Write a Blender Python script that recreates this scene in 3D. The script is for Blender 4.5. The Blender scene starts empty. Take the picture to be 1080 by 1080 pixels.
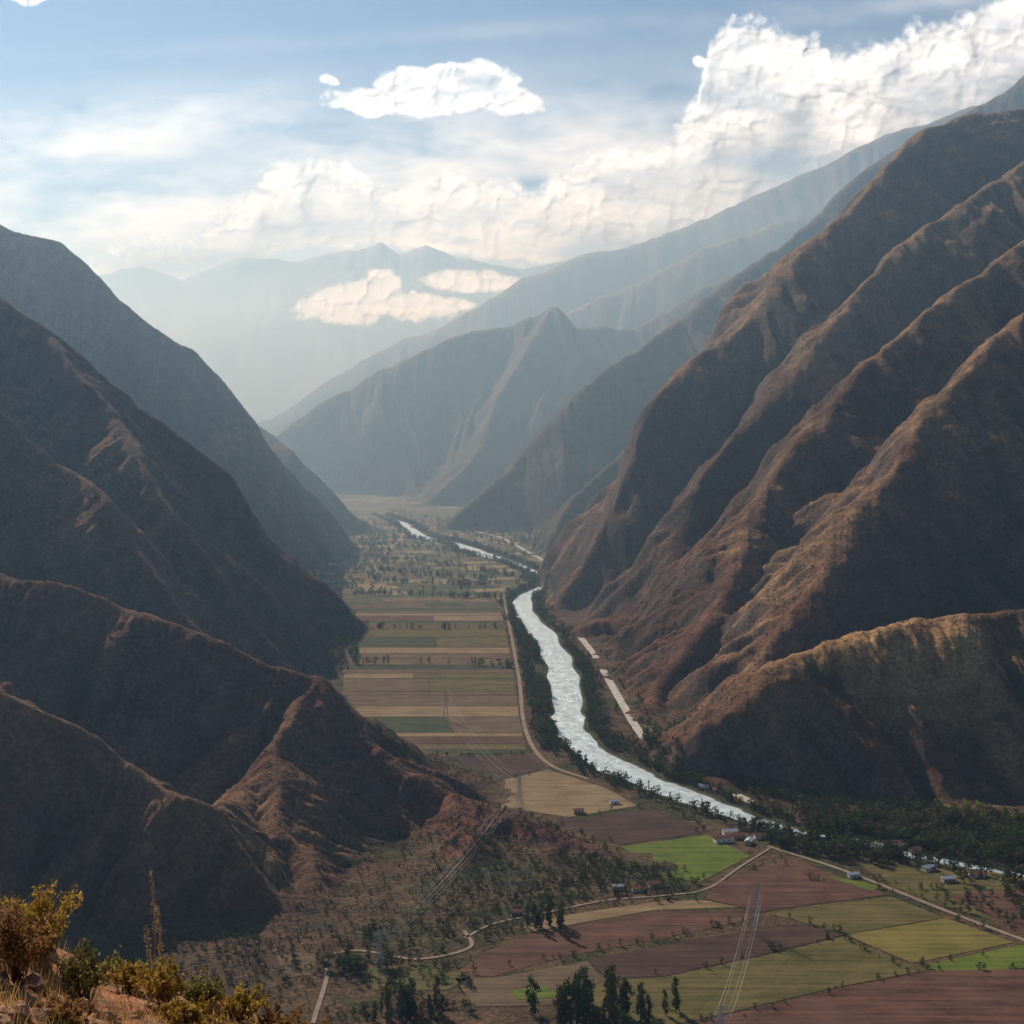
import bpy, math, numpy as np
from mathutils import Vector
rng=np.random.RandomState(7)
F=1500.0; HC=400.0; PH=430.0
PITCH=math.atan((540-PH)/F)
cp,spn=math.cos(PITCH),math.sin(PITCH)
# ---------- sun, sky, camera ----------
AZ=math.radians(-32);EL=math.radians(33.5)
sd=Vector((math.sin(AZ)*math.cos(EL),math.cos(AZ)*math.cos(EL),math.sin(EL)))
sl=bpy.data.lights.new('sun','SUN');sl.energy=5;sl.angle=math.radians(.53);sl.color=(1,.94,.86)
so=bpy.data.objects.new('sun',sl);bpy.context.scene.collection.objects.link(so);so.rotation_euler=sd.to_track_quat('Z','Y').to_euler()
w=bpy.data.worlds.new('World');bpy.context.scene.world=w;w.use_nodes=True;nt=w.node_tree
sk=nt.nodes.new('ShaderNodeTexSky');sk.sky_type='NISHITA';sk.sun_disc=False;sk.sun_elevation=EL;sk.sun_rotation=AZ%(2*math.pi);sk.altitude=2900
sk.dust_density=.15;sk.ozone_density=4.0
nt.nodes['Background'].inputs[1].default_value=.073;nt.links.new(sk.outputs[0],nt.nodes['Background'].inputs[0])
cam=bpy.data.cameras.new('camera');cam.lens=50;cam.sensor_width=36;cam.clip_start=.1;cam.clip_end=200000
co=bpy.data.objects.new('camera',cam);bpy.context.scene.collection.objects.link(co);co.location=(0,0,HC);co.rotation_euler=(math.pi/2-PITCH,0,0)
sc=bpy.context.scene;sc.camera=co;sc.view_settings.view_transform='Standard';sc.view_settings.look='None';sc.view_settings.exposure=0
# ---------- survey helpers: bearing/elevation sightings -> world points ----------
def P(px,py,Y):
    a=(px-540)/F; b=(540-py)/F
    dy=cp+b*spn; dz=-spn+b*cp; t=Y/dy
    return (a*t,Y,HC+dz*t)
def G(px,py):
    a=(px-540)/F; b=(540-py)/F
    dy=cp+b*spn; dz=-spn+b*cp; t=HC/-dz
    return (a*t,dy*t)
# ---------- noise ----------
perm=rng.permutation(512).astype(np.int32); ga=rng.rand(512)*2*np.pi
gx=np.cos(ga).astype(np.float32); gy=np.sin(ga).astype(np.float32)
def pn(x,y,seed=0):
    x=np.asarray(x,dtype=np.float64)+seed*17.31; y=np.asarray(y,dtype=np.float64)+seed*9.77
    xf=np.floor(x); yf=np.floor(y); xi=xf.astype(np.int64); yi=yf.astype(np.int64)
    fx=(x-xf).astype(np.float32); fy=(y-yf).astype(np.float32)
    u=fx*fx*fx*(fx*(fx*6-15)+10); v=fy*fy*fy*(fy*(fy*6-15)+10)
    def g(ix,iy,dx,dy):
        k=perm[(perm[ix&511]+iy)&511]
        return gx[k]*dx+gy[k]*dy
    a=g(xi,yi,fx,fy); b=g(xi+1,yi,fx-1,fy); c=g(xi,yi+1,fx,fy-1); d=g(xi+1,yi+1,fx-1,fy-1)
    return ((a+(b-a)*u)*(1-v)+(c+(d-c)*u)*v)*1.5
def fbm(x,y,o=4,seed=0,gain=.5):
    r=0;a=1;s=0
    for i in range(o):
        r=r+a*pn(x*2**i,y*2**i,seed+i*3);s+=a;a*=gain
    return r/s
def sst(a,b,x):
    t=np.clip((x-a)/(b-a),0,1); return t*t*(3-2*t)
# ---------- mesh helper ----------
def mk(name,V,Fc,mat,col=None,smooth=False,attrs=None):
    V=np.asarray(V,dtype=np.float32); Fc=np.asarray(Fc,dtype=np.int32)
    me=bpy.data.meshes.new(name); n=Fc.shape[1]
    me.vertices.add(len(V)); me.vertices.foreach_set('co',V.ravel())
    me.loops.add(Fc.size); me.loops.foreach_set('vertex_index',Fc.ravel())
    me.polygons.add(len(Fc)); me.polygons.foreach_set('loop_start',np.arange(0,Fc.size,n,dtype=np.int32))
    try: me.polygons.foreach_set('loop_total',np.full(len(Fc),n,dtype=np.int32))
    except Exception: pass
    me.polygons.foreach_set('use_smooth',np.full(len(Fc),smooth))
    me.update(calc_edges=True)
    if col is not None:
        at=me.attributes.new('Col','FLOAT_COLOR','POINT')
        c=np.ones((len(V),4),dtype=np.float32); c[:,:3]=col; at.data.foreach_set('color',c.ravel())
    for k,v in (attrs or {}).items():
        at=me.attributes.new(k,'FLOAT','POINT'); at.data.foreach_set('value',np.asarray(v,dtype=np.float32).ravel())
    ob=bpy.data.objects.new(name,me); bpy.context.scene.collection.objects.link(ob)
    if mat: me.materials.append(mat)
    return ob
def gridF(nr,nc):
    i=np.arange(nr-1)[:,None]*nc+np.arange(nc-1)[None,:]
    return np.stack([i,i+1,i+nc+1,i+nc],-1).reshape(-1,4)
# ---------- material helper ----------
def newmat(name):
    m=bpy.data.materials.new(name); m.use_nodes=True; nt=m.node_tree; nt.nodes.clear()
    out=nt.nodes.new('ShaderNodeOutputMaterial'); return m,nt,out
def N(nt,t,**kw):
    n=nt.nodes.new(t)
    for k,v in kw.items():
        if k in('inp',):
            for kk,vv in v.items(): n.inputs[kk].default_value=vv
        else: setattr(n,k,v)
    return n
def attr_mat(name,scales=((.08,.5),(.4,.5)),bump=.5,bdist=2.0,rough=.95,noise_amt=.45,transl=0):
    m,nt,out=newmat(name); L=nt.links.new
    at=N(nt,'ShaderNodeAttribute',attribute_name='Col')
    geo=N(nt,'ShaderNodeNewGeometry')
    cur=at.outputs['Color']; hs=[]
    for sc,am in scales:
        no=N(nt,'ShaderNodeTexNoise',inp={'Scale':sc,'Detail':6,'Roughness':.65}); L(geo.outputs['Position'],no.inputs['Vector'])
        mr=N(nt,'ShaderNodeMapRange',inp={'From Min':.3,'From Max':.7,'To Min':1-am,'To Max':1+am}); L(no.outputs['Fac'],mr.inputs['Value'])
        mx=N(nt,'ShaderNodeVectorMath',operation='SCALE'); L(cur,mx.inputs[0]); L(mr.outputs[0],mx.inputs['Scale']); cur=mx.outputs[0]
        hs.append(no.outputs['Fac'])
    b=N(nt,'ShaderNodeBsdfPrincipled',inp={'Roughness':rough,'Specular IOR Level':.1}); L(cur,b.inputs['Base Color'])
    if bump>0:
        nrm=None
        for k,hh in enumerate(hs):
            bp=N(nt,'ShaderNodeBump',inp={'Strength':bump,'Distance':bdist/(3**k)}); L(hh,bp.inputs['Height'])
            if nrm: L(nrm,bp.inputs['Normal'])
            nrm=bp.outputs[0]
        L(nrm,b.inputs['Normal'])
    if transl>0:
        t=N(nt,'ShaderNodeBsdfTranslucent'); L(cur,t.inputs['Color'])
        ms=N(nt,'ShaderNodeMixShader',inp={0:transl}); L(b.outputs[0],ms.inputs[1]); L(t.outputs[0],ms.inputs[2]); L(ms.outputs[0],out.inputs[0])
    else: L(b.outputs[0],out.inputs[0])
    return m
def plain(name,c,rough=.9,metal=0,nscale=1.0,amt=.25):
    m,nt,out=newmat(name); L=nt.links.new
    geo=N(nt,'ShaderNodeNewGeometry')
    no=N(nt,'ShaderNodeTexNoise',inp={'Scale':nscale,'Detail':5}); L(geo.outputs['Position'],no.inputs['Vector'])
    mr=N(nt,'ShaderNodeMapRange',inp={'From Min':.3,'From Max':.7,'To Min':1-amt,'To Max':1+amt}); L(no.outputs['Fac'],mr.inputs['Value'])
    mx=N(nt,'ShaderNodeVectorMath',operation='SCALE'); mx.inputs[0].default_value=c; L(mr.outputs[0],mx.inputs['Scale'])
    b=N(nt,'ShaderNodeBsdfPrincipled',inp={'Roughness':rough,'Metallic':metal,'Specular IOR Level':.2}); L(mx.outputs[0],b.inputs['Base Color']); L(b.outputs[0],out.inputs[0])
    return m
# ---------- ridge system ----------
SP=[]
def spur(pts,slope,A,lam,seed,kind,rnd=None):
    W=np.array([P(*p) for p in pts]); SP.append((W,slope,A,lam,seed,kind,rnd if rnd is not None else {0:7,1:12,2:20,3:26,4:30}[kind]))
def Yc(pts,Y): return [(a,b,Y) for a,b in pts]
# left side
spur([(-300,560,1600),(-120,590,1550),(0,605,1500),(60,613,1500),(130,640,1500),(200,665,1480),(270,698,1450),(330,713,1450),(365,750,1430),(400,790,1400),(480,838,1350),(560,863,1300),(640,903,1250),(690,922,1222)],.6,26,75,1,0)
spur([(-150,690,1160),(0,725,1180),(60,757,1180),(130,800,1180),(220,850,1150),(270,920,1120),(315,982,1090)],.7,18,60,2,0)
spur([(400,790,1400),(330,815,1330),(235,845,1250),(215,850,1160)],.62,18,55,3,0)
spur([(480,838,1350),(500,880,1260),(470,945,1160),(440,975,1105)],.6,12,50,4,0)
spur([(330,713,1450),(290,790,1330),(300,880,1200),(350,950,1130)],.62,16,50,5,0)
spur([(-250,330,1950),(-100,385,1950),(0,440,1950),(60,490,1950),(110,530,1900),(160,590,1850),(200,640,1800),(250,705,1720)],.8,36,110,6,0)
spur([(-350,110,2500),(-150,225,2500),(0,315,2500),(60,355,2500),(110,395,2500),(160,440,2480),(195,470,2460),(240,500,2440),(262,530,2420),(290,570,2400),(310,620,2360),(335,665,2320),(345,692,2290)],.9,50,150,7,1)
spur([(60,355,2500),(120,450,2250),(190,540,2100),(240,620,2000),(300,700,1950)],.85,36,110,8,1)
spur([(-350,60,3500),(-150,165,3600),(0,232,3600),(60,255,3600),(120,310,3620),(170,350,3650),(205,372,3680),(235,410,3700),(255,432,3720),(290,478,3760),(330,520,3800),(370,570,3880),(385,590,3850)],.9,70,210,9,1)
spur([(150,350,5200),(250,435,4900),(300,478,4700),(345,515,4650),(405,560,4550)],.7,50,200,10,2)
# right side
spur([(1500,40,3700),(1300,60,3600),(1180,85,3500),(1080,112,3400),(1020,125,3330),(975,140,3270),(930,175,3200),(880,225,3130),(830,265,3080),(800,305,3040),(760,350,3000),(720,380,2960),(690,420,2930),(675,470,2900),(650,530,2880),(610,595,2860),(588,634,2830)],.8,85,210,11,3)
spur([(1350,80,3350),(1250,110,3220),(1080,165,3050),(980,235,2950),(900,310,2850),(850,370,2760),(800,440,2680),(745,520,2580),(705,600,2500),(665,665,2400),(645,695,2290)],.78,60,140,12,3)
spur([(1400,120,3000),(1300,150,2900),(1080,250,2700),(1000,310,2600),(930,370,2500),(870,430,2400),(820,500,2300),(790,560,2200),(760,610,2100),(730,670,2000),(700,730,1900),(688,765,1790)],.78,60,150,13,3)
spur([(1350,200,2600),(1200,260,2450),(1080,330,2300),(1000,410,2180),(930,500,2050),(875,580,1920),(820,670,1800),(780,730,1710),(760,790,1660)],.75,42,115,14,3)
spur([(1350,560,1750),(1080,640,1690),(1000,652,1660),(930,660,1620),(860,688,1590),(805,705,1560),(775,750,1520),(765,820,1490)],.74,20,80,15,3,42)
spur([(1000,652,1660),(960,720,1570),(900,780,1520),(860,830,1480)],.75,14,60,16,3,20)
spur([(1100,60,5300),(900,195,5200),(820,262,5200),(790,283,5100),(720,330,5000),(650,380,4900),(600,420,4850),(560,460,4800),(510,510,4700),(470,557,4590)],.75,90,300,17,2)
spur([(850,330,4300),(760,380,4200),(700,440,4150),(660,470,4100),(620,520,4050),(585,560,3950),(560,585,3880)],.85,60,200,18,2)
spur([(760,430,3500),(700,490,3500),(655,545,3450),(625,590,3420),(600,605,3400)],.9,40,150,19,3)
spur(Yc([(1100,150),(900,240),(805,275),(760,295),(700,330),(650,347),(610,345),(583,325),(560,335),(490,350),(430,375),(380,400),(330,435),(295,462)],7000)+[(285,500,6500)],.68,150,420,20,2)
spur([(583,325,7000),(540,400,6500),(500,470,6100),(455,530,5750)],.75,70,300,21,2)
spur(Yc([(1400,20),(1100,90),(978,130),(950,140),(900,160),(840,190),(790,210),(740,230),(700,245),(640,265),(590,288),(540,312),(500,328),(400,370),(330,408),(275,437),(225,462)],10500),.62,240,900,22,2)
spur(Yc([(900,215),(800,238),(740,262),(690,290),(640,310),(560,345),(480,370),(400,400),(300,450)],9000),.62,130,600,23,2)
spur(Yc([(-500,250),(-50,300),(100,288),(150,283),(200,296),(240,280),(270,270),(310,275),(340,265),(370,262),(400,252),(425,265),(460,255),(500,272),(560,282),(640,262),(800,250),(1000,260)],19000),.5,300,1700,24,4)
# ---------- river ----------
def catmull(p,n=12):
    p=np.array(p,dtype=float); q=np.vstack([2*p[0]-p[1],p,2*p[-1]-p[-2]]); o=[]
    for i in range(1,len(q)-2):
        for k in range(n):
            t=k/n
            o.append(.5*((2*q[i])+(-q[i-1]+q[i+1])*t+(2*q[i-1]-5*q[i]+4*q[i+1]-q[i+2])*t*t+(-q[i-1]+3*q[i]-3*q[i+1]+q[i+2])*t**3))
    o.append(q[-2]); return np.array(o)
rv=[(400,543,16),(425,552,26),(445,566,38),(480,573,28),(508,584,52),(540,593,20),(568,606,18),(572,618,20),(552,630,30),(556,650,38),(573,670,40),(590,700,40),(598,735,42),(600,762,34),(614,785,36),(645,806,42),(682,823,38),(722,838,35),(760,852,30),(800,866,22),(850,879,15),(905,886,13),(960,900,13),(1020,912,12),(1090,925,12),(1250,950,12)]
RW=catmull([(*G(a,b),w) for a,b,w in rv],8)
RW[:,2]*=1+.42*fbm(np.arange(len(RW))*.31,np.zeros(len(RW))+.4,3,30)
def river_d(X,Y):
    best=np.full(X.shape,1e9)
    for i in range(len(RW)-1):
        a=RW[i];b=RW[i+1];dx=b[0]-a[0];dy=b[1]-a[1];l2=dx*dx+dy*dy+1e-9
        t=np.clip(((X-a[0])*dx+(Y-a[1])*dy)/l2,0,1)
        d=np.hypot(X-a[0]-t*dx,Y-a[1]-t*dy)-(a[2]+(b[2]-a[2])*t)*.5
        best=np.minimum(best,d)
    return best
def terrain(X,Y,full=False):
    sh=X.shape; X=X.ravel();Y=Y.ravel()
    H=np.full(X.shape,-300.0);Gm=np.zeros(X.shape);K=np.zeros(X.shape)
    for W,slope,A,lam,seed,kind,rnd in SP:
        R=(W[:,2].max()+60)/slope+rnd
        idx=np.nonzero((X>W[:,0].min()-R)&(X<W[:,0].max()+R)&(Y>W[:,1].min()-R)&(Y<W[:,1].max()+R))[0]
        if len(idx)==0: continue
        x0=X[idx];y0=Y[idx]
        x=x0+lam*.22*pn(x0/lam/1.3,y0/lam/1.3,seed+40); y=y0+lam*.22*pn(x0/lam/1.3,y0/lam/1.3,seed+60)
        D=np.full(x.shape,1e9);S=np.zeros(x.shape);zs=np.zeros(x.shape);ws=np.zeros(x.shape);s0=seed*1000.
        for i in range(len(W)-1):
            a=W[i];b=W[i+1];dx=b[0]-a[0];dy=b[1]-a[1];l2=dx*dx+dy*dy;l=math.sqrt(l2)
            t=np.clip(((x-a[0])*dx+(y-a[1])*dy)/l2,0,1)
            d=np.hypot(x-a[0]-t*dx,y-a[1]-t*dy)
            wt=((d+2)/lam)**-7
            zs+=wt*(a[2]+(b[2]-a[2])*t);S+=wt*(s0+t*l);ws+=wt;D=np.minimum(D,d); s0+=l
        S/=ws; h=zs/ws-slope*(np.sqrt(D*D+rnd*rnd)-rnd)
        k=np.nonzero(h>-80)[0]; idx=idx[k]; h=h[k];S=S[k];D=D[k];x=x0[k];y=y0[k]
        g1=1-np.clip(np.abs(pn(S/lam,D/(lam*4),seed))*2.6,0,1)
        g2=1-np.clip(np.abs(pn(S/(lam*.42)+5,D/(lam*2)+y/(lam*3),seed+5))*2.6,0,1)
        g3=1-np.clip(np.abs(pn(S/(lam*.17)+9,D/(lam*1.1)+x/(lam*2),seed+9))*2.6,0,1)
        g=g1*sst(0,lam*1.3,D)+.42*g2*sst(0,lam*.6,D)+.17*g3*sst(0,lam*.25,D)
        h=h-A*g+A*.28*fbm(x/lam/.5,y/lam/.5,4,seed+11)*sst(0,lam*.3,D+lam*.06)+A*.06*pn(S/(lam*.25),S*0,seed+3)
        if kind==3: h=h+55*fbm(x/330,y/330,3,seed+80)*sst(80,320,h)*sst(0,120,D+12)
        m=h>H[idx]; ii=idx[m]; H[ii]=h[m];Gm[ii]=g[m];K[ii]=kind
    mk_=sst(0,60,H)
    far=np.clip(Y/2500,.5,4)
    H=H+mk_*(fbm(X/90/far,Y/90/far,5,77,.55)*12*far)
    k=7.0
    Hs=np.where(H>60,H,k*np.log1p(np.exp(np.clip(H,-300,60)/k)))
    Hs=np.where(Hs<.15,0,Hs-.15)
    m=np.nonzero((Hs<25)&(Y<7500))[0]
    rd=np.full(X.shape,999.0); rd[m]=river_d(X[m],Y[m])
    Hs=Hs*sst(2,26,rd)-4.0*sst(3,-4,rd)
    if full: return Hs.reshape(sh),Gm.reshape(sh),K.reshape(sh),rd.reshape(sh)
    return Hs.reshape(sh)
# ---------- terrain grid ----------
rs=[820.]
while rs[-1]<27000:
    r=rs[-1]; st=.0024 if r<4200 else (.004 if r<8000 else .008)
    rs.append(r*(1+st))
rs=np.array(rs); ta=np.concatenate([np.linspace(-.75,-.40,90)[:-1],np.linspace(-.40,.40,960),np.linspace(.40,.75,90)[1:]])
Rg,Tg=np.meshgrid(rs,ta,indexing='ij'); X=Rg*Tg; Y=Rg
Hh,Gm,K,rd=terrain(X,Y,True)
V=np.stack([X,Y,Hh],-1)
dr=np.gradient(V,axis=0);dt=np.gradient(V,axis=1); nn=np.cross(dt,dr); nn/=np.linalg.norm(nn,axis=-1,keepdims=True)+1e-9
nz=np.abs(nn[...,2])
def mixc(a,b,t): return a*(1-t[...,None])+b*t[...,None]
c=lambda *v: np.array(v)
n1=fbm(X/320,Y/320,4,101); n2=fbm(X/70,Y/70,4,111); n3=fbm(X/18,Y/18,3,121)
red=c(.145,.062,.036); tan=c(.29,.17,.082); scrub=c(.055,.044,.023); rock=c(.115,.086,.066)
base=np.zeros(X.shape+(3,))+red
tb=np.where(K<=0.5,sst(.0,.6,n1+.5*n2+.1),sst(-.25,.28,n1+.6*n2+(Hh-350)/900))*np.where(K<=.5,.5,.92)
base=mixc(base,tan,tb)
terr=np.sin((Hh+14*n2)/3.6)*sst(-.1,.3,n1+.3*n2)*(K==3)*sst(20,80,Hh)
base*=(1+.18*terr[...,None])
base=mixc(base,rock,sst(.68,.48,nz+.08*n2)*.85)
base=mixc(base,scrub,np.clip(sst(.4,1.2,Gm)*.5+sst(.05,.5,n3+.4*n2)*.35+.4*(K==3)*sst(.1,-.3,n1+.4*n2),0,.85))
kn=P(930,675,1600); base=mixc(base,c(.50,.29,.11),.85*np.exp(-((X-kn[0])/150)**2-((Y-kn[1])/75)**2)*sst(-.5,.1,n2+.5*n3))  # sunlit patch on the knoll, painted into the ground colour
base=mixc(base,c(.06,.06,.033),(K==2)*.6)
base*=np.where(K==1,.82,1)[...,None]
snow=(K==4)*sst(2150,2500,Hh+250*fbm(X/500,Y/500,4,150))
base=mixc(base,c(.09,.09,.10),(K==4)*.9)
base=mixc(base,c(.7,.72,.75),snow*.5)
fl=sst(10,1.0,Hh)
g=mixc(mixc(np.zeros(X.shape+(3,))+c(.12,.076,.04),c(.058,.056,.022),sst(-.1,.3,n2)),c(.10,.052,.033),sst(.0,.4,n1))
ang=.25; ux=X*math.cos(ang)+Y*math.sin(ang); uy=-X*math.sin(ang)+Y*math.cos(ang)
cx=np.floor(ux/75+.2*np.sin(np.floor(uy/50)*3)); cy=np.floor(uy/50)
hsh=np.modf(np.abs(np.sin(cx*12.9898+cy*78.233)*43758.5453))[0]
pal=np.array([[.22,.16,.08],[.11,.11,.045],[.17,.11,.06],[.34,.27,.14],[.07,.09,.035],[.14,.125,.06]])
pc=pal[(hsh*6).astype(int)%6]
pm=sst(2700,3000,Y)*sst(18,30,rd)
g=mixc(g,pc,pm*.85)
g=mixc(g,c(.055,.062,.028),sst(22,4,rd))
g=mixc(g,c(.24,.21,.17),sst(3,-1,rd))
base=mixc(base,g,fl)
base*=(1+.25*n3[...,None])
MT=attr_mat('mountain_ground',scales=((.035,.35),(.22,.5)),bump=.85,bdist=10,rough=.97)
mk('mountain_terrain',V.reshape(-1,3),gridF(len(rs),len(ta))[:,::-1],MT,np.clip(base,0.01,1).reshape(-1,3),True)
gp=np.array([[-60000,-30000,-6],[60000,-30000,-6],[60000,60000,-6],[-60000,60000,-6]])
mk('ground',gp,[[0,1,2,3]],plain('plain_ground',(.14,.11,.06),nscale=.01))
# ---------- ribbons ----------
def ribbon(name,pts,w,z,mat):
    p=np.array(pts)[:,:2]; t=np.gradient(p,axis=0); t/=np.linalg.norm(t,axis=1,keepdims=True)+1e-9
    n=np.stack([-t[:,1],t[:,0]],1); w=np.asarray(w).reshape(-1,1) if np.ndim(w) else w
    a=p+n*w/2;b=p-n*w/2; V=np.zeros((len(p)*2,3)); V[0::2,:2]=a;V[1::2,:2]=b;V[:,2]=z
    i=np.arange(len(p)-1)*2; return mk(name,V,np.stack([i,i+1,i+3,i+2],1),mat)
mW,nt,out=newmat('river_water'); L=nt.links.new
geo=N(nt,'ShaderNodeNewGeometry'); no=N(nt,'ShaderNodeTexNoise',inp={'Scale':.12,'Detail':9,'Roughness':.75}); L(geo.outputs['Position'],no.inputs['Vector'])
bp=N(nt,'ShaderNodeBump',inp={'Strength':1,'Distance':4.0}); L(no.outputs['Fac'],bp.inputs['Height'])
# sun glitter painted into the water: noise patches made metallic, duller water between
n2_=N(nt,'ShaderNodeTexNoise',inp={'Scale':.06,'Detail':9,'Roughness':.8}); L(geo.outputs['Position'],n2_.inputs['Vector'])
mr=N(nt,'ShaderNodeMapRange',inp={'From Min':.42,'From Max':.56,'To Min':.0,'To Max':.72}); L(n2_.outputs['Fac'],mr.inputs['Value'])
b=N(nt,'ShaderNodeBsdfPrincipled',inp={'Base Color':(.50,.60,.63,1),'Roughness':.42,'IOR':1.333}); L(mr.outputs[0],b.inputs['Metallic']); L(bp.outputs[0],b.inputs['Normal']); L(b.outputs[0],out.inputs[0])
ribbon('river',RW,RW[:,2]+16,-1.2,mW)
mR=plain('road_dust',(.52,.47,.40),nscale=.1); mT=plain('dirt_track',(.27,.20,.135),nscale=.1)
RDP=[]
def road(name,px,w,mat,z=.55):
    q=catmull([G(a,b) for a,b in px],6);ribbon(name,q,w,z,mat);q=catmull([G(a,b) for a,b in px],24);RDP.append(np.column_stack([q,np.full(len(q),w/2+3.5)]))
road('road',[(612,672),(626,690),(640,714),(656,742),(675,773),(700,800),(735,820),(765,833),(800,850)],11,mR)
road('dirt_track',[(531,628),(534,645),(541,680),(548,720),(552,760),(562,788),(582,808),(620,822)],5,mT)
road('dirt_track',[(500,560),(530,568),(556,582),(580,594),(602,600)],11,mR)
road('road',[(810,893),(880,915),(940,938),(1000,962),(1080,992),(1200,1035)],4.5,mT)
road('dirt_track',[(812,895),(780,915),(745,938),(700,945),(640,950),(580,962),(520,975),(490,990)],2.6,mT)
road('dirt_track',[(330,1080),(345,1030),(345,1010),(380,1003),(440,1012),(495,1000),(490,982)],3.2,mT)
road('dirt_track',[(418,548),(425,565),(395,600),(470,606),(540,620)],7,mT)
RDP=np.vstack(RDP)
# ---------- fields ----------
def fieldmat(name,ca,cb,ang,fs=.25):
    m,nt,out=newmat(name); L=nt.links.new
    geo=N(nt,'ShaderNodeNewGeometry'); mp=N(nt,'ShaderNodeMapping'); mp.inputs['Rotation'].default_value=(0,0,ang); mp.inputs['Scale'].default_value=(.012,fs,1)
    L(geo.outputs['Position'],mp.inputs['Vector'])
    n1=N(nt,'ShaderNodeTexNoise',inp={'Scale':1,'Detail':4,'Roughness':.6}); L(mp.outputs[0],n1.inputs['Vector'])
    n2=N(nt,'ShaderNodeTexNoise',inp={'Scale':.03,'Detail':9,'Roughness':.75}); L(geo.outputs['Position'],n2.inputs['Vector'])
    ad=N(nt,'ShaderNodeMath',operation='ADD'); L(n1.outputs['Fac'],ad.inputs[0]); L(n2.outputs['Fac'],ad.inputs[1])
    mr=N(nt,'ShaderNodeMapRange',inp={'From Min':.8,'From Max':1.18}); L(ad.outputs[0],mr.inputs['Value'])
    mx=N(nt,'ShaderNodeMix',data_type='RGBA'); L(mr.outputs[0],mx.inputs[0]); mx.inputs[6].default_value=(*ca,1); mx.inputs[7].default_value=(*cb,1)
    b=N(nt,'ShaderNodeBsdfPrincipled',inp={'Roughness':.95,'Specular IOR Level':.1}); L(mx.outputs[2],b.inputs['Base Color']); L(b.outputs[0],out.inputs[0])
    return m
PAL={'red':((.065,.029,.020),(.155,.080,.052)),'dred':((.043,.023,.016),(.092,.052,.036)),'tan':((.17,.115,.055),(.30,.21,.11)),'brown':((.085,.058,.034),(.175,.12,.068)),
 'olive':((.065,.060,.018),(.16,.125,.042)),'green':((.060,.090,.014),(.15,.18,.026)),'ygreen':((.11,.10,.022),(.23,.18,.048)),'dgreen':((.03,.040,.016),(.07,.08,.03))}
FM={}
def field(px,kind,ang=0.1,z=.28):
    k=(kind,round(ang,1))
    if k not in FM: FM[k]=fieldmat('field_'+kind,*PAL[kind],ang)
    pts=[G(a,b) for a,b in px]; V=[(x,y,z) for x,y in pts]
    me=bpy.data.meshes.new('farm_field'); me.from_pydata(V,[],[list(range(len(V)))]); me.materials.append(FM[k])
    ob=bpy.data.objects.new('farm_field',me); bpy.context.scene.collection.objects.link(ob)
lr=([640,645,680,700,730,760,795],[378,376,368,363,362,385,425]); rr=([640,645,680,720,760,795],[527,529,536,543,548,556])
rows=[641]; r_=np.random.RandomState(3)
while rows[-1]<794: rows.append(min(795,rows[-1]+r_.choice([3,4,5,7,9,12])*(.7+(rows[-1]-640)/170)))
kinds=['brown','tan','dgreen','brown','olive','brown','brown','red','tan','olive','brown','dgreen','brown','dgreen','olive']
for i in range(len(rows)-1):
    a,b=rows[i]+.3,rows[i+1]-.3
    la,lb=np.interp([a,b],*lr);ra,rb=np.interp([a,b],*rr)
    f=r_.uniform(.35,.65) if r_.rand()<.35 else 1
    k1=kinds[r_.randint(len(kinds))];k2=kinds[r_.randint(len(kinds))]
    ma,mb=la+(ra-la)*f,lb+(rb-lb)*f
    field([(la,a),(lb,b),(mb,b),(ma,a)],k1,0)
    if f<1: field([(ma+1,a),(mb+1,b),(rb,b),(ra,a)],k2,0)
field([(432,800),(465,835),(560,815),(575,808),(556,797)],'dred',.1)
field([(470,836),(520,850),(600,862),(672,850),(640,832),(578,812)],'tan',.3)
field([(520,853),(560,862),(600,865),(690,853),(745,878),(655,891),(610,882)],'dred',.2)
field([(655,893),(745,881),(792,903),(737,931),(700,922)],'green',.2)
field([(748,935),(832,904),(935,944),(850,955),(800,962),(745,948)],'red',.5)
field([(812,964),(850,957),(940,946),(995,968),(895,985)],'olive',.4)
field([(892,986),(998,969),(1070,994),(962,1016)],'ygreen',.4)
field([(900,908),(950,905),(1080,925),(1080,980),(1010,960),(940,935)],'olive',.4)
field([(1000,945),(1080,935),(1200,950),(1200,1020),(1080,985)],'red',.4,z=.36)
field([(620,1012),(740,990),(840,975),(890,986),(800,1008),(700,1030),(640,1032)],'dred',.3)
field([(640,1034),(700,1031),(800,1010),(890,988),(958,1017),(985,1022),(880,1042),(740,1075),(690,1085),(600,1060)],'olive',.3)
field([(975,1018),(1075,997),(1200,1010),(1090,1020),(1000,1030)],'green',.3,z=.36)
field([(745,1077),(880,1044),(990,1024),(1100,1022),(1250,1015),(1300,1120),(700,1120)],'red',.3,z=.44)
field([(510,1005),(560,985),(690,962),(790,960),(806,966),(700,990),(600,1008),(520,1030),(480,1028)],'red',.25,z=.2)
field([(540,978),(600,965),(700,950),(745,950),(780,957),(690,960),(560,983)],'tan',.25)
field([(480,1032),(520,1032),(620,1014),(636,1034),(590,1060),(500,1062)],'brown',.25)
field([(540,1045),(575,1040),(590,1052),(545,1055)],'green',.25,z=.5)
field([(380,1020),(450,1018),(500,1030),(470,1045),(395,1045)],'olive',.1)
field([(292,1008),(335,1003),(330,1028),(300,1032)],'brown',.1)
field([(870,842),(1000,832),(1100,845),(1080,852),(900,852)],'brown',.1)
field([(645,725),(690,705),(700,745),(690,775),(672,760)],'brown',.1)
field([(880,925),(930,935),(920,940),(872,925)],'green',.1,z=.4)
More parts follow.
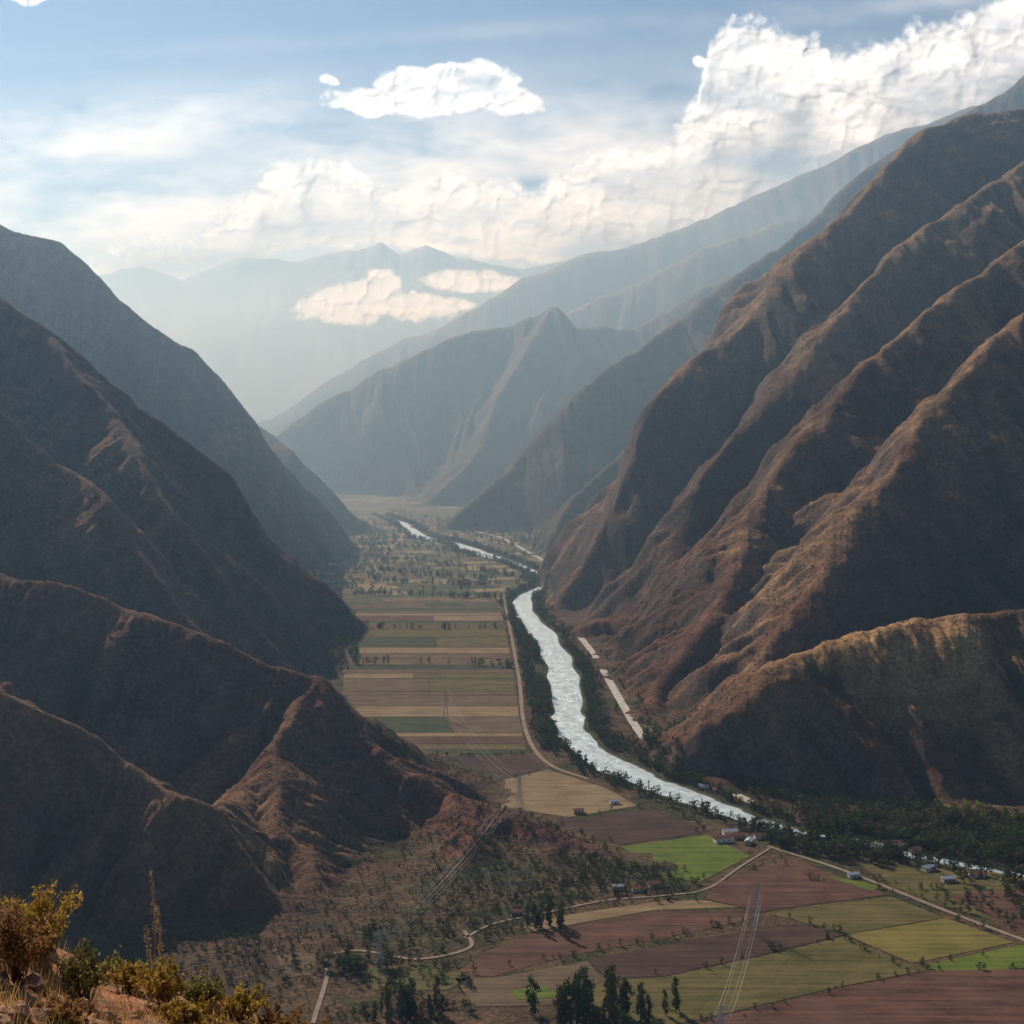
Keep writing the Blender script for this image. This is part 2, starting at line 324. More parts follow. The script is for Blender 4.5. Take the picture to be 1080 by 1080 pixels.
# ---------- vegetation ----------
def proto(kind,seed,nq):
    r=np.random.RandomState(seed);V=[];Fq=[];C=[]
    def tube(a,b,ra,rb,n=5):
        a=np.array(a);b=np.array(b);i0=len(V)
        for (p,rr_) in ((a,ra),(b,rb)):
            for k in range(n): V.append([p[0]+rr_*math.cos(k*6.283/n),p[1]+rr_*math.sin(k*6.283/n),p[2]]);C.append([.07,.05,.035])
        for k in range(n): Fq.append([i0+k,i0+(k+1)%n,i0+n+(k+1)%n,i0+n+k])
    tube((0,0,-.05),(0.01,0,.45),.022,.014);tube((.01,0,.45),(0,.01,.85),.014,.004)
    rad=.14 if kind=='slim' else .30; z0=.14 if kind=='slim' else .22
    cl=[]
    for k in range(9):
        z=z0+(.93-z0)*(k+.5)/9; a=r.rand()*6.28; q=(z-z0)/(1-z0)
        rr_=rad*(math.sin(math.pi*min(1,q*.85+.15))**.6)*r.uniform(.3,.85)
        p=np.array([rr_*math.cos(a),rr_*math.sin(a),z]);cl.append(p)
        if k%2==0: tube((0,0,z-.1),p,.008,.003,3)
    for k in range(nq):
        p=cl[r.randint(9)]+r.randn(3)*np.array([rad*.33,rad*.33,.055])*(1 if kind=='round' else np.array([1-.5*r.rand(),1-.5*r.rand(),1])); s=r.uniform(.028,.062)*(.8 if kind=='slim' else 1.15)
        if nq>300: s*=.5
        u=r.randn(3);u/=np.linalg.norm(u);w=np.cross(u,r.randn(3));w/=np.linalg.norm(w);i0=len(V)
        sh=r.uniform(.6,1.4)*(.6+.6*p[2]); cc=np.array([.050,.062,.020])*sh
        for q in (-u-w*.7,u*.8-w,u+w*.8,-u*.7+w): V.append(p+q*s);C.append(cc)
        Fq.append([i0,i0+1,i0+2,i0+3])
    return np.array(V),np.array(Fq),np.array(C)
PR={k:[proto(k,s,nq) for s in range(4)] for k,nq in (('slim',70),('round',80))}
PRB={k:[proto(k,s+20,650) for s in range(4)] for k in ('slim','round')}
def merge(name,xyz,hts,kind,mat,protos=PR,tint=(1,1,1),wf=1):
    Vs=[];Fs=[];Cs=[];o=0
    for (x,y,z),h in zip(xyz,hts):
        kd=kind if kind!='mix' else ('slim' if rng.rand()<.35 else 'round')
        Vp,Fp,Cp=protos[kd][rng.randint(4)];a=rng.rand()*6.28;ca,sa=math.cos(a),math.sin(a);w=h*rng.uniform(.8,1.3)*wf
        Q=np.stack([(Vp[:,0]*ca-Vp[:,1]*sa)*w+x,(Vp[:,0]*sa+Vp[:,1]*ca)*w+y,Vp[:,2]*h+z],1)
        Vs.append(Q);Fs.append(Fp+o);o+=len(Q)
        t=np.array([rng.uniform(.7,1.6),rng.uniform(.75,1.45),rng.uniform(.7,1.2)])*np.array(tint);Cs.append(Cp*t)
    if not Vs: return None
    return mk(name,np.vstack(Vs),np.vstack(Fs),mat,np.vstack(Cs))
TM=attr_mat('tree_foliage',scales=((.8,.3),),bump=0,transl=.35)
def along(px,step,jit,hr=0,side=0):
    p=catmull([G(a,b) for a,b in px],10);o=[]
    for i in range(len(p)-1):
        l=np.linalg.norm(p[i+1]-p[i]);n=rng.poisson(l/step)
        for k in range(n):
            q=p[i]+(p[i+1]-p[i])*rng.rand()+rng.randn(2)*jit;o.append(q)
    return np.array(o).reshape(-1,2)
def area(px,n):
    pts=np.array([G(a,b) for a,b in px]);mn=pts.min(0);mx=pts.max(0);o=[]
    while len(o)<n:
        q=mn+(mx-mn)*rng.rand(2)
        ins=False;j=len(pts)-1
        for i in range(len(pts)):
            if (pts[i][1]>q[1])!=(pts[j][1]>q[1]) and q[0]<(pts[j][0]-pts[i][0])*(q[1]-pts[i][1])/(pts[j][1]-pts[i][1])+pts[i][0]: ins=not ins
            j=i
        if ins:o.append(q)
    return np.array(o)
def plant(name,pts,lo,hi,kind='mix',protos=PR,tint=(1,1,1),clear=6,maxh=40):
    z,_,_,rdd=terrain(pts[:,0],pts[:,1],True)
    rdist=(np.hypot(pts[:,0][:,None]-RDP[:,0],pts[:,1][:,None]-RDP[:,1])-RDP[:,2]).min(1)
    k=(rdd>clear)&(z<maxh)&(rdist>0); pts=pts[k];z=z[k]
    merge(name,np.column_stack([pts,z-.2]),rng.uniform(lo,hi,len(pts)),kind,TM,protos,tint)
bk=[]
tt=np.gradient(RW[:,:2],axis=0);tt/=np.linalg.norm(tt,axis=1,keepdims=True);nb=np.stack([-tt[:,1],tt[:,0]],1)
for i in range(len(RW)-1):
    l=np.linalg.norm(RW[i+1,:2]-RW[i,:2])
    for sd_ in (-1,1):
        dens=fbm(np.array([i*.13+sd_*50]),np.array([3.3]),2)[0]*1.6+.9
        for k in range(rng.poisson(l/9*max(0.1,dens)*3.8)):
            t=rng.rand();p=RW[i,:2]*(1-t)+RW[i+1,:2]*t
            bk.append(p+nb[i]*sd_*(RW[i,2]/2+6+abs(rng.randn())*12))
plant('riverside_trees',np.array(bk),5,14,'mix',clear=3)
plant('valley_trees',np.vstack([area([(335,640),(350,640),(385,665),(378,700),(350,718),(338,700)],260),area([(318,600),(370,560),(420,565),(400,615),(340,640)],450),
  along([(395,600),(440,606),(520,612)],4,9),along([(395,612),(440,616),(520,618)],4,7),along([(340,625),(420,628),(530,632)],4,8),area([(560,740),(585,760),(610,800),(575,790)],60),
  area([(440,545),(560,560),(600,590),(520,575)],320),area([(330,560),(420,540),(560,570),(590,600),(540,625),(340,632)],560),along([(545,650),(556,700),(562,750),(575,790)],5,6),
  along([(400,575),(480,582),(560,598)],6,6),along([(380,588),(470,596),(560,612)],6,6),along([(420,562),(470,570)],6,8),along([(372,662),(450,664),(535,662)],12,3),along([(364,702),(450,700),(543,704)],14,3)]),7,16,'mix')
plant('roadside_trees',np.vstack([along([(632,690),(650,722),(668,750),(690,780),(720,805),(765,826)],6,13),area([(640,780),(700,800),(790,845),(860,868),(850,880),(760,850),(690,822)],280),
  area([(600,680),(625,720),(640,780),(625,770),(605,720)],100),area([(690,790),(780,820),(850,850),(780,845)],130)]),5,12,'mix')
plant('woodland_trees',np.vstack([area([(840,850),(1000,858),(1090,868),(1090,925),(960,905),(860,880)],600),along([(1000,925),(1090,950)],6,6),area([(1040,880),(1120,900),(1120,950),(1060,940)],90),area([(780,870),(860,885),(960,905),(940,915),(820,900)],150)]),7,16,'mix')
plant('crop_rows_of_young_trees',np.vstack([along([(985,850),(1020,854),(1080,864),(1150,874)],3,3),along([(1000,858),(1080,870)],4,3)]),6,10,'round',tint=(3.0,2.8,1.0),maxh=90)
plant('hedgerow_trees',np.vstack([along([(600,950),(680,943),(740,938)],7,3),along([(540,975),(640,955),(760,950)],14,3),along([(640,1032),(720,1025),(830,1000),(890,986)],8,2),
  along([(892,990),(960,1018),(1072,996),(1000,968)],11,2),along([(850,905),(960,945),(1080,990)],8,4),along([(560,862),(650,893),(735,935)],9,5),along([(810,905),(870,930)],12,5),along([(350,1000),(470,985),(560,975)],5,7),along([(745,932),(832,903)],8,3),along([(600,863),(690,852),(745,878)],10,3),along([(640,1034),(745,1077),(880,1043),(990,1023)],9,2),along([(480,1028),(600,1008),(700,990),(806,966)],8,2),along([(425,797),(500,798),(560,795)],12,3),along([(465,836),(560,816),(578,810)],12,3),along([(812,964),(895,986)],10,2),along([(980,1022),(1100,1020)],8,2)]),1.6,6.5,'round')
plant('scattered_trees',np.vstack([area([(340,985),(480,960),(560,940),(600,960),(480,1010),(340,1010)],200),area([(620,905),(740,930),(720,950),(560,960)],210),area([(330,1000),(500,1000),(500,1080),(330,1080)],130),area([(880,920),(1080,950),(1080,980),(930,940)],70),area([(140,985),(330,985),(330,1040),(200,1060)],120),area([(480,870),(600,880),(700,925),(560,950),(440,960)],260)]),2.0,8,'round')
plant('valley_shrubs',np.vstack([area([(330,900),(480,880),(620,910),(560,985),(330,990)],900),area([(140,960),(330,960),(330,1080),(200,1080)],350),area([(600,880),(700,925),(640,950),(560,950)],250)]),1.2,4.2,'round',tint=(1.2,.95,.9))
def clump(px,py,n,sp,lo,hi,kind,name,wf=.6):
    x,y=G(px,py)
    for k in range(n):
        q=np.array([[x+rng.randn()*sp,y+rng.randn()*sp*.8]]); z=terrain(q[:,0],q[:,1])
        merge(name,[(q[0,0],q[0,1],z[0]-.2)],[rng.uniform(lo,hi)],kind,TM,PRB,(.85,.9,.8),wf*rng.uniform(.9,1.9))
clump(575,978,14,9,9,23,'slim','eucalyptus_tree'); clump(637,1082,38,19,11,33,'slim','eucalyptus_tree'); clump(432,1074,26,11,10,29,'slim','eucalyptus_tree')
clump(375,1022,12,11,7,14,'round','broadleaf_tree',.9); clump(875,885,10,9,14,26,'slim','eucalyptus_tree')
# scrub on near slopes
n=26000; yy=1000+rng.rand(n)**.8*1000; tq=rng.uniform(-.45,.42,n); xx=yy*tq; z,gm,kk,rdd=terrain(xx,yy,True)
dn=fbm(xx/60,yy/60,3,200); k=(z>3)&((gm*.5+dn+rng.rand(n)*.6)>.25)&(rdd>20); xx,yy,z=xx[k],yy[k],z[k]; n=len(xx)
q=6; ctr=np.stack([xx,yy,z],1)[:,None,:]+rng.randn(n,q,3)*np.array([.6,.6,.3])+np.array([0,0,.3])
u=rng.randn(n,q,3);u/=np.linalg.norm(u,axis=-1,keepdims=True);w=np.cross(u,rng.randn(n,q,3));w/=np.linalg.norm(w,axis=-1,keepdims=True)
s=rng.uniform(.3,.75,(n,q,1))*rng.uniform(.5,1.3,(n,1,1))
Vq=np.stack([ctr-u*s-w*s*.7,ctr+u*s*.8-w*s,ctr+u*s+w*s*.8,ctr-u*s*.7+w*s],2).reshape(-1,3)
cc=(np.array([.075,.055,.028])*rng.uniform(.6,1.5,(n,1,1,1))*np.ones((n,q,4,3))).reshape(-1,3)
mk('hillside_scrub',Vq,np.arange(n*q*4).reshape(-1,4),TM,cc)
# ---------- houses ----------
mWall=plain('adobe_wall',(.42,.33,.25),nscale=.6);mWhite=plain('whitewash_wall',(.7,.67,.6),nscale=.6);mRoof=plain('clay_tile_roof',(.26,.11,.07),nscale=.8);mDark=plain('window_dark',(.03,.03,.035),.3);mTin=plain('metal_roof',(.5,.52,.55),.4)
def box(name,sx,sy,sz,loc,mat,par):
    v=[(x*sx/2+loc[0],y*sy/2+loc[1],(zz+1)*sz/2+loc[2]) for x in(-1,1) for y in(-1,1) for zz in(-1,1)]
    f=[(0,1,3,2),(4,6,7,5),(0,4,5,1),(2,3,7,6),(0,2,6,4),(1,5,7,3)]
    o=mk(name,v,f,mat);o.parent=par;return o
def house(px,py,w,d,h,rot,wall,roof):
    x,y=G(px,py);e=bpy.data.objects.new('adobe_house',None);bpy.context.scene.collection.objects.link(e);e.location=(x,y,0.1);e.rotation_euler=(0,0,rot)
    box('walls',w,d,h,(0,0,0),wall,e)
    v=[(-w/2-.5,-d/2-.6,h+.02),(w/2+.5,-d/2-.6,h+.02),(w/2+.5,d/2+.6,h+.02),(-w/2-.5,d/2+.6,h+.02),(-w/2-.5,0,h+d*.3),(w/2+.5,0,h+d*.3)]
    me=bpy.data.meshes.new('roof');me.from_pydata(v,[],[(0,1,5,4),(3,4,5,2),(0,4,3),(1,2,5),(0,3,2,1)]);me.materials.append(roof)
    o=bpy.data.objects.new('roof',me);bpy.context.scene.collection.objects.link(o);o.parent=e
    box('door',1.1,.12,2.1,(0,-d/2-.07,0),mDark,e)
    for k in (-.32,.32): box('window',1.2,.1,1.1,(w*k,-d/2-.06,1.1),mDark,e)
for a in [(762,888,16,7,4,.3,mWhite,mRoof),(778,884,12,7,3.5,.3,mWall,mRoof),(790,890,10,6,3.5,1.2,mWall,mTin),(770,880,14,6,3.5,.2,mWhite,mTin),(803,884,14,6,3.5,.2,mWhite,mRoof),(742,832,12,6,3.5,-.4,mWhite,mTin),(757,836,10,6,3.5,-.4,mWall,mRoof),
   (945,893,13,7,4,.2,mWhite,mRoof),(965,899,10,6,3.5,.5,mWall,mRoof),(1000,930,11,6,3.5,.2,mWall,mTin),(610,858,10,6,3.5,.1,mWall,mRoof),(648,848,9,5,3.2,.3,mWhite,mTin),(545,965,9,5,3.2,.2,mWall,mRoof),(690,935,10,6,3.2,.3,mWall,mRoof),(672,940,8,5,3,.1,mWhite,mRoof),(652,938,9,5,3,.1,mWhite,mTin),(900,925,9,5,3,.3,mWhite,mTin),
   (418,552,20,12,6,.3,mWhite,mTin),(436,556,18,12,5,.1,mWall,mTin),(480,565,20,12,5,.1,mWhite,mRoof),(460,580,16,9,5,.1,mWhite,mTin),(405,590,16,9,5,.1,mWhite,mRoof),(980,918,12,6,3.5,.4,mWhite,mTin),(1030,925,12,6,3.5,.1,mWhite,mRoof),(880,897,11,6,3.5,.3,mWhite,mRoof),(915,902,10,6,3.5,.1,mWall,mRoof),(825,890,10,6,3.5,.2,mWall,mRoof)]: house(*a)
# ---------- pylons and wires ----------
mSteel=plain('galvanised_steel',(.45,.45,.45),.5,.3)
def bars(name,segs,r,par=None):
    V=[];Fq=[]
    for a,b in segs:
        a=np.array(a,float);b=np.array(b,float);d=b-a;d/=np.linalg.norm(d);u=np.cross(d,[.3,.9,.1]);u/=np.linalg.norm(u);w=np.cross(d,u);i=len(V)
        for p in(a,b):
            for k in range(4): V.append(p+r*(u*math.cos(k*1.5708)+w*math.sin(k*1.5708)))
        for k in range(4): Fq.append([i+k,i+(k+1)%4,i+4+(k+1)%4,i+4+k])
    o=mk(name,V,Fq,mSteel);
    if par:o.parent=par
    return o
def pylon(x,y,h,rot):
    z=float(terrain(np.array([x]),np.array([y]))[0]);seg=[];lv=[0,.2,.38,.54,.68,.8,.9,1];hw=lambda t:3.2*(1-t)**1.2+.5
    cs=[(-1,-1),(1,-1),(1,1),(-1,1)]
    for i in range(len(lv)-1):
        for k in range(4):
            a=cs[k];b_=cs[(k+1)%4];w0,w1=hw(lv[i]),hw(lv[i+1]);z0,z1=h*lv[i],h*lv[i+1]
            seg+= [((a[0]*w0,a[1]*w0,z0),(a[0]*w1,a[1]*w1,z1)),((a[0]*w0,a[1]*w0,z0),(b_[0]*w1,b_[1]*w1,z1)),((b_[0]*w0,b_[1]*w0,z0),(a[0]*w1,a[1]*w1,z1)),((a[0]*w1,a[1]*w1,z1),(b_[0]*w1,b_[1]*w1,z1))]
    for t,l in((.68,5),(.8,6),(.9,4.5)):
        for s_ in(-1,1): seg+=[((0,0,h*t),(s_*l,0,h*t+.3)),((0,0,h*(t+.06)),(s_*l,0,h*t+.3)),((s_*l,0,h*t+.3),(s_*l,0,h*t-1.2))]
    o=bars('electricity_pylon',seg,.11);o.location=(x,y,z);o.rotation_euler=(0,0,rot)
    ca,sa=math.cos(rot),math.sin(rot)
    return [(x+s_*l*ca,y+s_*l*sa,z+h*t-1.2) for t,l in((.68,5),(.8,6),(.9,4.5)) for s_ in(-1,1)]
def wires(A,B,sag):
    seg=[]
    for a,b in zip(A,B):
        a=np.array(a);b=np.array(b);pp=[a+(b-a)*t-np.array([0,0,sag*4*t*(1-t)]) for t in np.linspace(0,1,25)]
        seg+=list(zip(pp[:-1],pp[1:]))
    bars('power_lines',seg,.055)
p1=pylon(*G(797,985),40,.5);p2=pylon(*G(760,1120),36,.4);p0=pylon(P(548,860,1310)[0],1310,38,.6);p3=pylon(*G(400,1030),34,.6);pf=pylon(*G(470,760),38,.2)
wires(p1,p2,9);wires(p0,p3,10);wires(pf,p0,14)
# ---------- near hillside ----------
def hill(x,y):
    r=np.hypot(x,y);px=540+F*x/np.maximum(y,.35*np.abs(x)+1e-3);T=(np.interp(px,[-600,0,60,110,200,300,500,1400],[900,958,992,1022,1056,1094,1160,1260])-430)/1500
    z=HC-T*r-.145*np.clip(12-r,0,None)-.33*np.clip(r-12,0,None)-.1*np.clip(r-30,0,None)
    return z+fbm(x/1.7,y/1.7,4,300)*.13*np.clip(r/6,.3,1)+fbm(x/.35,y/.35,3,310)*.03+fbm(x/30,y/30,3,320)*3*np.clip((r-15)/60,0,1)
rs2=.6*1.012**np.arange(590); an=np.linspace(-1.25,1.25,420)
R2,A2=np.meshgrid(rs2,an,indexing='ij');X2=R2*np.sin(A2);Y2=R2*np.cos(A2);Z2=hill(X2,Y2)
kx=fbm(X2/.6,Y2/.6,4,330)
cl=mixc(np.zeros(X2.shape+(3,))+c(.36,.15,.07),c(.20,.13,.06),sst(-.1,.3,kx));cl=mixc(cl,c(.45,.30,.18),sst(.25,.5,fbm(X2/.25,Y2/.25,3,340)))
HM=attr_mat('hillside_soil',scales=((3,.4),(14,.4)),bump=.7,bdist=.1)
mk('hillside_overlook',np.stack([X2,Y2,np.maximum(Z2,-8)],-1).reshape(-1,3),gridF(len(rs2),len(an))[:,::-1],HM,cl.reshape(-1,3),True)
LM=attr_mat('dry_leaves',scales=((8,.3),),bump=0,transl=.45)
def hz(px,r):
    a=math.atan((px-540)/F);x=r*math.sin(a);y=r*math.cos(a);return x,y,float(hill(np.array([x]),np.array([y]))[0])
def bush(px,r,h,w,nl,col,name='shrub',seed=0):
    rr_=np.random.RandomState(seed);x,y,z=hz(px,r);V=[];Fq=[];C=[]
    for b_ in range(26):
        a=rr_.rand()*6.28;ln=h*rr_.uniform(.6,1.1);out_=w*.5*rr_.uniform(.1,1);p=np.array([x+rr_.randn()*.03,y+rr_.randn()*.03,z-.03])
        end=np.array([x+out_*math.cos(a),y+out_*math.sin(a),z+ln])
        pts=[p+(end-p)*t+np.array([0,0,.12*h*math.sin(t*3.14)])+rr_.randn(3)*.012 for t in np.linspace(0,1,7)]
        for i in range(6):
            t=.004*(1-i/7)+.0015;i0=len(V)
            for q_,tt_ in((pts[i],t),(pts[i+1],t*.8)):
                for k in range(3): V.append(q_+tt_*np.array([math.cos(k*2.09),math.sin(k*2.09),0]));C.append([.12,.08,.05])
            for k in range(3):Fq.append([i0+k,i0+(k+1)%3,i0+3+(k+1)%3,i0+3+k])
        for k in range(nl//26):
            t=rr_.uniform(.25,1)**.7;j=min(5,int(t*6));q_=pts[j]+(pts[j+1]-pts[j])*(t*6-j)+rr_.randn(3)*.035*(h/.7)
            u=rr_.randn(3)+np.array([0,0,.8]);u/=np.linalg.norm(u);w_=np.cross(u,rr_.randn(3));w_/=np.linalg.norm(w_);s=rr_.uniform(.007,.017);i0=len(V);cc_=np.array(col)*rr_.uniform(.6,1.5)
            for m_ in(-u*1.3,w_*.55,u*1.3,-w_*.55): V.append(q_+m_*s);C.append(cc_)
            Fq.append([i0,i0+1,i0+2,i0+3])
    mk(name,V,Fq,LM,np.array(C))
gold=(.36,.23,.045);ol=(.20,.17,.05);br=(.28,.15,.055)
bush(35,10.8,.55,.7,4200,gold,seed=1);bush(75,10.2,.34,.55,2300,ol,seed=2);bush(5,9.5,.42,.6,2400,br,seed=3)
bush(125,11.2,.24,.5,1900,gold,seed=4);bush(165,10.8,.32,.55,2500,gold,seed=5);bush(205,11.0,.28,.45,1900,ol,seed=6);bush(245,11.3,.26,.55,2300,gold,seed=7)
bush(285,11.2,.24,.55,2000,br,seed=8);bush(100,8.2,.22,.45,1600,gold,seed=9);bush(150,8.5,.2,.45,1500,br,seed=10);bush(210,9.3,.2,.5,1700,gold,seed=11);bush(330,11.3,.2,.6,1700,br,seed=12);bush(-60,10,.6,.8,2500,gold,seed=13)
bush(185,9.8,.2,.5,1700,gold,seed=14);bush(260,10,.2,.5,1700,gold,seed=15);bush(60,8.6,.18,.4,1200,br,seed=16)
def stalk(px,r,h,seed):
    rr_=np.random.RandomState(seed);x,y,z=hz(px,r);p=np.array([x,y,z]);V=[];Fq=[];C=[]
    pts=[p+np.array([.03*math.sin(t*3),0,h*t]) for t in np.linspace(0,1,10)]
    for i in range(9):
        t=.008*(1-i/12);i0=len(V)
        for q_ in(pts[i],pts[i+1]):
            for k in range(4):V.append(q_+t*np.array([math.cos(k*1.57),math.sin(k*1.57),0]));C.append([.42,.30,.19])
        for k in range(4):Fq.append([i0+k,i0+(k+1)%4,i0+4+(k+1)%4,i0+4+k])
    for k in range(150):
        t=rr_.uniform(.45,1);q_=p+np.array([.03*math.sin(t*3),0,h*t])+rr_.randn(3)*.012;u=rr_.randn(3);u/=np.linalg.norm(u);w_=np.cross(u,[0,0,1.]);i0=len(V)
        for m_ in(-u,w_,u,-w_):V.append(q_+m_*.008);C.append([.46,.30,.14])
        Fq.append([i0,i0+1,i0+2,i0+3])
    mk('dry_flower_stalk',V,Fq,LM,np.array(C))
stalk(150,11.3,1.0,1);stalk(156,11.5,.74,2);stalk(143,11.2,.55,3)
nb_=26000;rr2=rng.uniform(3.5,14,nb_);pxs=rng.uniform(-350,500,nb_);aa=np.arctan((pxs-540)/F);gxx=rr2*np.sin(aa);gyy=rr2*np.cos(aa)
k=fbm(gxx/.7,gyy/.7,3,400)+rng.rand(nb_)*.3>.12;gxx,gyy=gxx[k],gyy[k];nb_=len(gxx);gzz=hill(gxx,gyy)-.01
hgt=rng.uniform(.05,.17,nb_);dx=rng.randn(nb_)*.35*hgt;dy=rng.randn(nb_)*.35*hgt;ww=.004;th=rng.rand(nb_)*3.14;cx_,sx_=np.cos(th)*ww,np.sin(th)*ww
Vg=np.stack([np.stack([gxx-cx_,gyy-sx_,gzz],1),np.stack([gxx+cx_,gyy+sx_,gzz],1),np.stack([gxx+dx+cx_*.2,gyy+dy+sx_*.2,gzz+hgt],1),np.stack([gxx+dx-cx_*.2,gyy+dy-sx_*.2,gzz+hgt],1)],1).reshape(-1,3)
cg=(np.array([.32,.20,.07])*rng.uniform(.5,1.5,(nb_,1,1))*np.ones((nb_,4,3))).reshape(-1,3)
mk('dry_grass',Vg,np.arange(nb_*4).reshape(-1,4),LM,cg)
import bmesh
bm=bmesh.new();bmesh.ops.create_icosphere(bm,subdivisions=2,radius=1);bv=np.array([v.co[:] for v in bm.verts]);bf=np.array([[v.index for v in f.verts] for f in bm.faces]);bm.free()
Vs=[];Fs=[];Cs=[];o=0
for k in range(600):
    px=rng.uniform(-200,330);r=rng.uniform(4,12.0);x,y,z=hz(px,r);s=.015+.09*rng.rand()**3.2
    Q=bv*(1+.5*fbm(bv[:,0]*1.3+k,bv[:,1]*1.3+bv[:,2],3,5)[:,None])*s*rng.uniform(.6,1.2,3)
    Vs.append(Q+np.array([x,y,z]));Fs.append(bf+o);o+=len(bv);Cs.append(np.tile(np.array([.38,.20,.12])*rng.uniform(.7,1.3),(len(bv),1)))
mk('stones',np.vstack(Vs),np.vstack(Fs),HM,np.vstack(Cs))
# ---------- clouds ----------
def cloudmat(name):
    m,nt,out=newmat(name);L=nt.links.new
    al=N(nt,'ShaderNodeAttribute',attribute_name='alpha');th=N(nt,'ShaderNodeAttribute',attribute_name='thick_shade')
    d=N(nt,'ShaderNodeBsdfDiffuse',inp={'Color':(.93,.95,.97,1)});t=N(nt,'ShaderNodeBsdfTranslucent',inp={'Color':(.90,.95,1,1)})
    mr=N(nt,'ShaderNodeMapRange',inp={'From Min':.0,'From Max':1,'To Min':1.0,'To Max':.22});L(th.outputs['Fac'],mr.inputs['Value'])
    a=N(nt,'ShaderNodeMixShader');L(mr.outputs[0],a.inputs[0]);L(d.outputs[0],a.inputs[1]);L(t.outputs[0],a.inputs[2])
    tr=N(nt,'ShaderNodeBsdfTransparent');b=N(nt,'ShaderNodeMixShader');L(al.outputs['Fac'],b.inputs[0]);L(tr.outputs[0],b.inputs[1]);L(a.outputs[0],b.inputs[2]);L(b.outputs[0],out.inputs[0])
    return m
CM=cloudmat('cloud_vapour')
def curtain(name,x0,x1,y0,y1,step,D,fn,depth):
    a=np.arange(x0,x1,step);b=np.arange(y0,y1,step);U,W=np.meshgrid(a,b);al,th,rel=fn(U,W)
    Z=HC+(PH-W)/F*D;XX=(U-540)/F*D;YY=D-rel*depth
    Fq=gridF(len(b),len(a)); am=al.ravel()[Fq].max(1)>.008
    mk(name,np.stack([XX,YY,Z],-1).reshape(-1,3),Fq[am][:,::-1],CM,None,True,{'alpha':al,'thick_shade':np.clip(th,0,1)})
def puffs(x,y,seed):
    # cauliflower lobes: rounded cells, 1 at lobe centres falling smoothly towards the creases
    xi=np.floor(x).astype(np.int64);yi=np.floor(y).astype(np.int64);acc=np.zeros(x.shape)
    for i in(-1,0,1):
        for j in(-1,0,1):
            k=perm[(perm[(xi+i+seed)&511]+yi+j)&511];k2=perm[(k+57)&511]
            d=(x-(xi+i+.15+.7*(k/511.)))**2+(y-(yi+j+.15+.7*(k2/511.)))**2;acc+=np.exp(-16*d)
    return np.sqrt(np.clip(1+np.log(acc+1e-9)/16*1.15,0,1))
def lobes(U,W,s,seed,gains=(1,.5,.25,.13)):
    u=U+s*.3*fbm(U/s*1.3,W/s*1.3,3,seed);v=W+s*.3*fbm(U/s*1.3,W/s*1.3,3,seed+7);r=0
    for g_,m_,e_ in zip(gains,(1,2.1,4.4,9),(0,3,5,9)): r=r+g_*puffs(u/s*m_,v/s*m_,seed+e_)
    return r/sum(gains)
def bank(U,W):
    wu=U+12*fbm(U/60,W/60,3,500);wv=W+10*fbm(U/60,W/60,3,510)
    top=np.interp(wu,[70,120,160,200,235,270,285,320,370,400,430,470,520,560,600,640,690,730,745,760,800,850,880,920,960,1000,1040,1080,1200],[296,275,262,268,240,225,185,170,180,205,215,190,205,215,185,170,165,120,62,40,46,55,75,62,47,36,17,5,-10])
    bot=np.interp(wu,[70,150,200,300,400,450,520,600,700,800,1200],[292,293,296,272,256,272,277,285,285,280,270])
    f=np.minimum((wv-top)/24,(bot-wv)/11)
    f=np.minimum(f,1.5)
    ft=np.clip((wv-top)/95,0,1.2)
    for cx0,cy0,rx,ry in[(455,116,88,15),(505,102,42,20),(435,100,30,14),(475,90,22,10),(535,118,30,14),(400,122,40,9),(45,12,24,8),(2,4,26,10),(357,98,9,5),(735,78,8,5)]:
        f=np.maximum(f,1.15-((wu-cx0)/rx)**2-((wv-cy0)/ry)**2)
    lb=lobes(U,W,46,60)
    q=f+1.9*(lb-.68)+.5*fbm(U/10,W/9,4,575)
    al=sst(-.1,.75,q)
    soft=sst(-.25,.4,fbm(U/110,W/60,4,590)); al=al*(1-.75*soft*sst(.3,1,f))
    big=fbm(U/80,W/50,4,540)
    th=np.clip(-.05+.75*ft*sst(.2,1.2,f)+.9*big+1.9*(.72-lb),0,1)  # th carries painted shading: bright tops, grey creases and cloud base
    # relief from the larger lobes only
    rl=lobes(U,W,46,60,(1,.45,.16))
    return al,th,.9*rl+.25*big
curtain('cumulus_cloud_bank',-120,1260,-60,330,1.2,24000,bank,430)
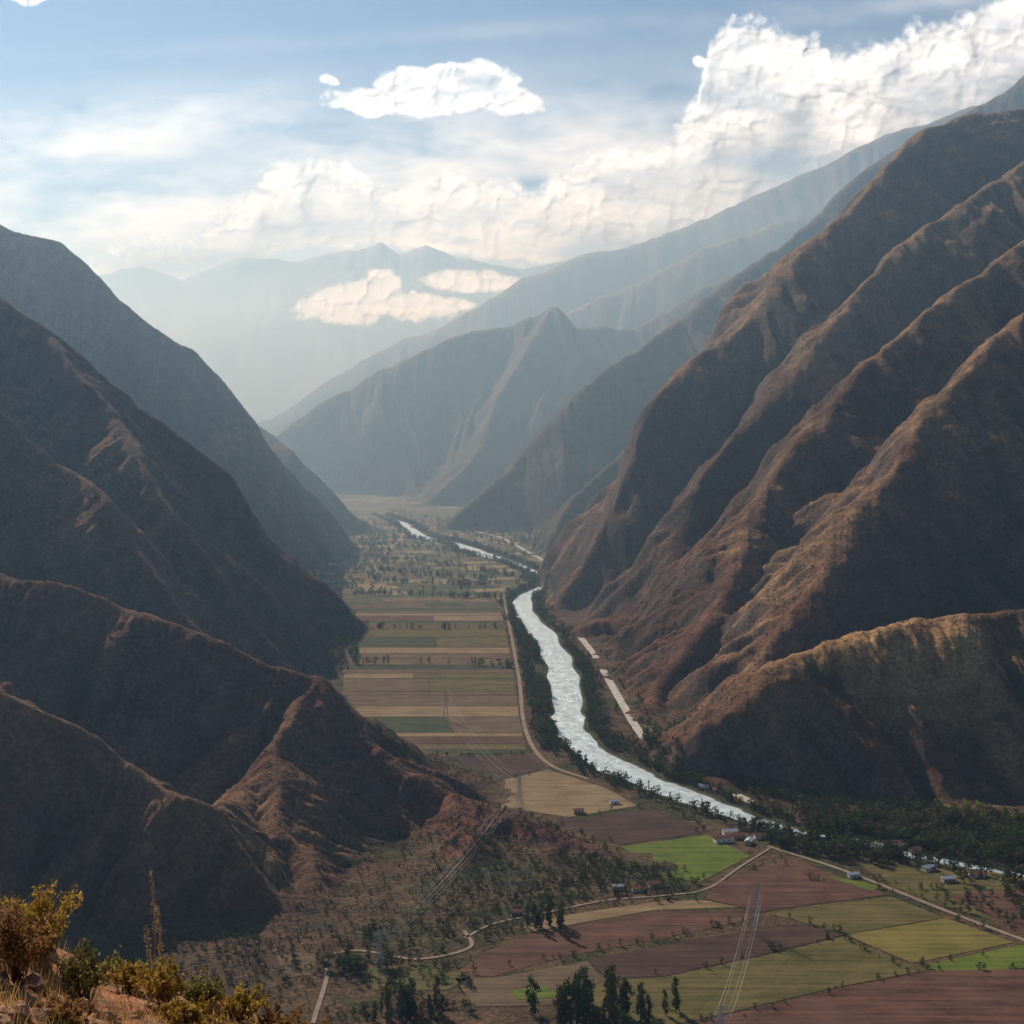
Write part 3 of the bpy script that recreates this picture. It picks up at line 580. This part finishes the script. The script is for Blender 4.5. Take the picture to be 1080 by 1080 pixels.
def small(U,W):
    wu=U+10*fbm(U/40,W/40,3,600);wv=W+8*fbm(U/40,W/40,3,610);f=-5+0*U
    for cx0,cy0,rx,ry in[(358,326,44,17),(400,303,26,15),(500,299,55,11),(440,326,62,12),(385,318,40,22)]:
        f=np.maximum(f,1-((wu-cx0)/rx)**2-((wv-cy0)/ry)**2)
    lb=lobes(U,W,24,90);q=f+1.5*(lb-.68)+.5*fbm(U/8,W/8,4,622);return sst(-.05,.8,q)*.95,np.clip(.0+.35*sst(300,340,W)+1.6*(.7-lb),0,1),lobes(U,W,24,90,(1,.4))  # grey underside and creases are shading painted through the thickness
curtain('cumulus_cloud',270,600,260,370,.9,12800,small,110)
def veil(U,W):
    v=0
    for cx0,cy0,rx,ry,s_,tl in[(110,150,230,38,.75,-.12),(520,185,330,70,.9,-.1),(180,225,320,45,.85,0),(820,140,240,50,.6,-.3),(1000,10,300,14,.25,-.1),(560,40,500,10,.12,-.06)]:
        v=np.maximum(v,s_*np.exp(-((U-cx0)/rx)**2-((W-cy0-(U-cx0)*tl)/ry)**2))
    n_=fbm(U/150,W/45,5,700);n2_=fbm(U/40,W/14,4,720)
    al=np.clip(v*(.85+1.5*n_+.5*n2_),0,.92)*sst(-100,-40,W)*sst(-260,-120,U)*sst(1400,1250,U);return al,.3*np.clip(n_+.3,0,1),.1*np.clip(fbm(U/150,W/60,2,700)+.3,0,1)
curtain('cloud_veil',-280,1400,-110,330,3.0,27000,veil,400)
# ---------- haze ----------
def haze(name,x,y0,y1,z0,z1,dens,col,g):
    v=[(X_,Y_,Z_) for X_ in(-x,x) for Y_ in(y0,y1) for Z_ in(z0,z1)];f=[(0,1,3,2),(4,6,7,5),(0,4,5,1),(2,3,7,6),(0,2,6,4),(1,5,7,3)]
    m,nt,out=newmat(name);s=N(nt,'ShaderNodeVolumeScatter',inp={'Color':col,'Density':dens,'Anisotropy':g});nt.links.new(s.outputs[0],out.inputs['Volume']);mk(name,v,f,m)
haze('valley_haze',16000,-3000,23000,-40,2100,.46e-4,(.42,.69,1,1),.45)
haze('distant_haze',15500,2500,22500,-35,1700,1.1e-4,(.50,.76,1,1),.42)
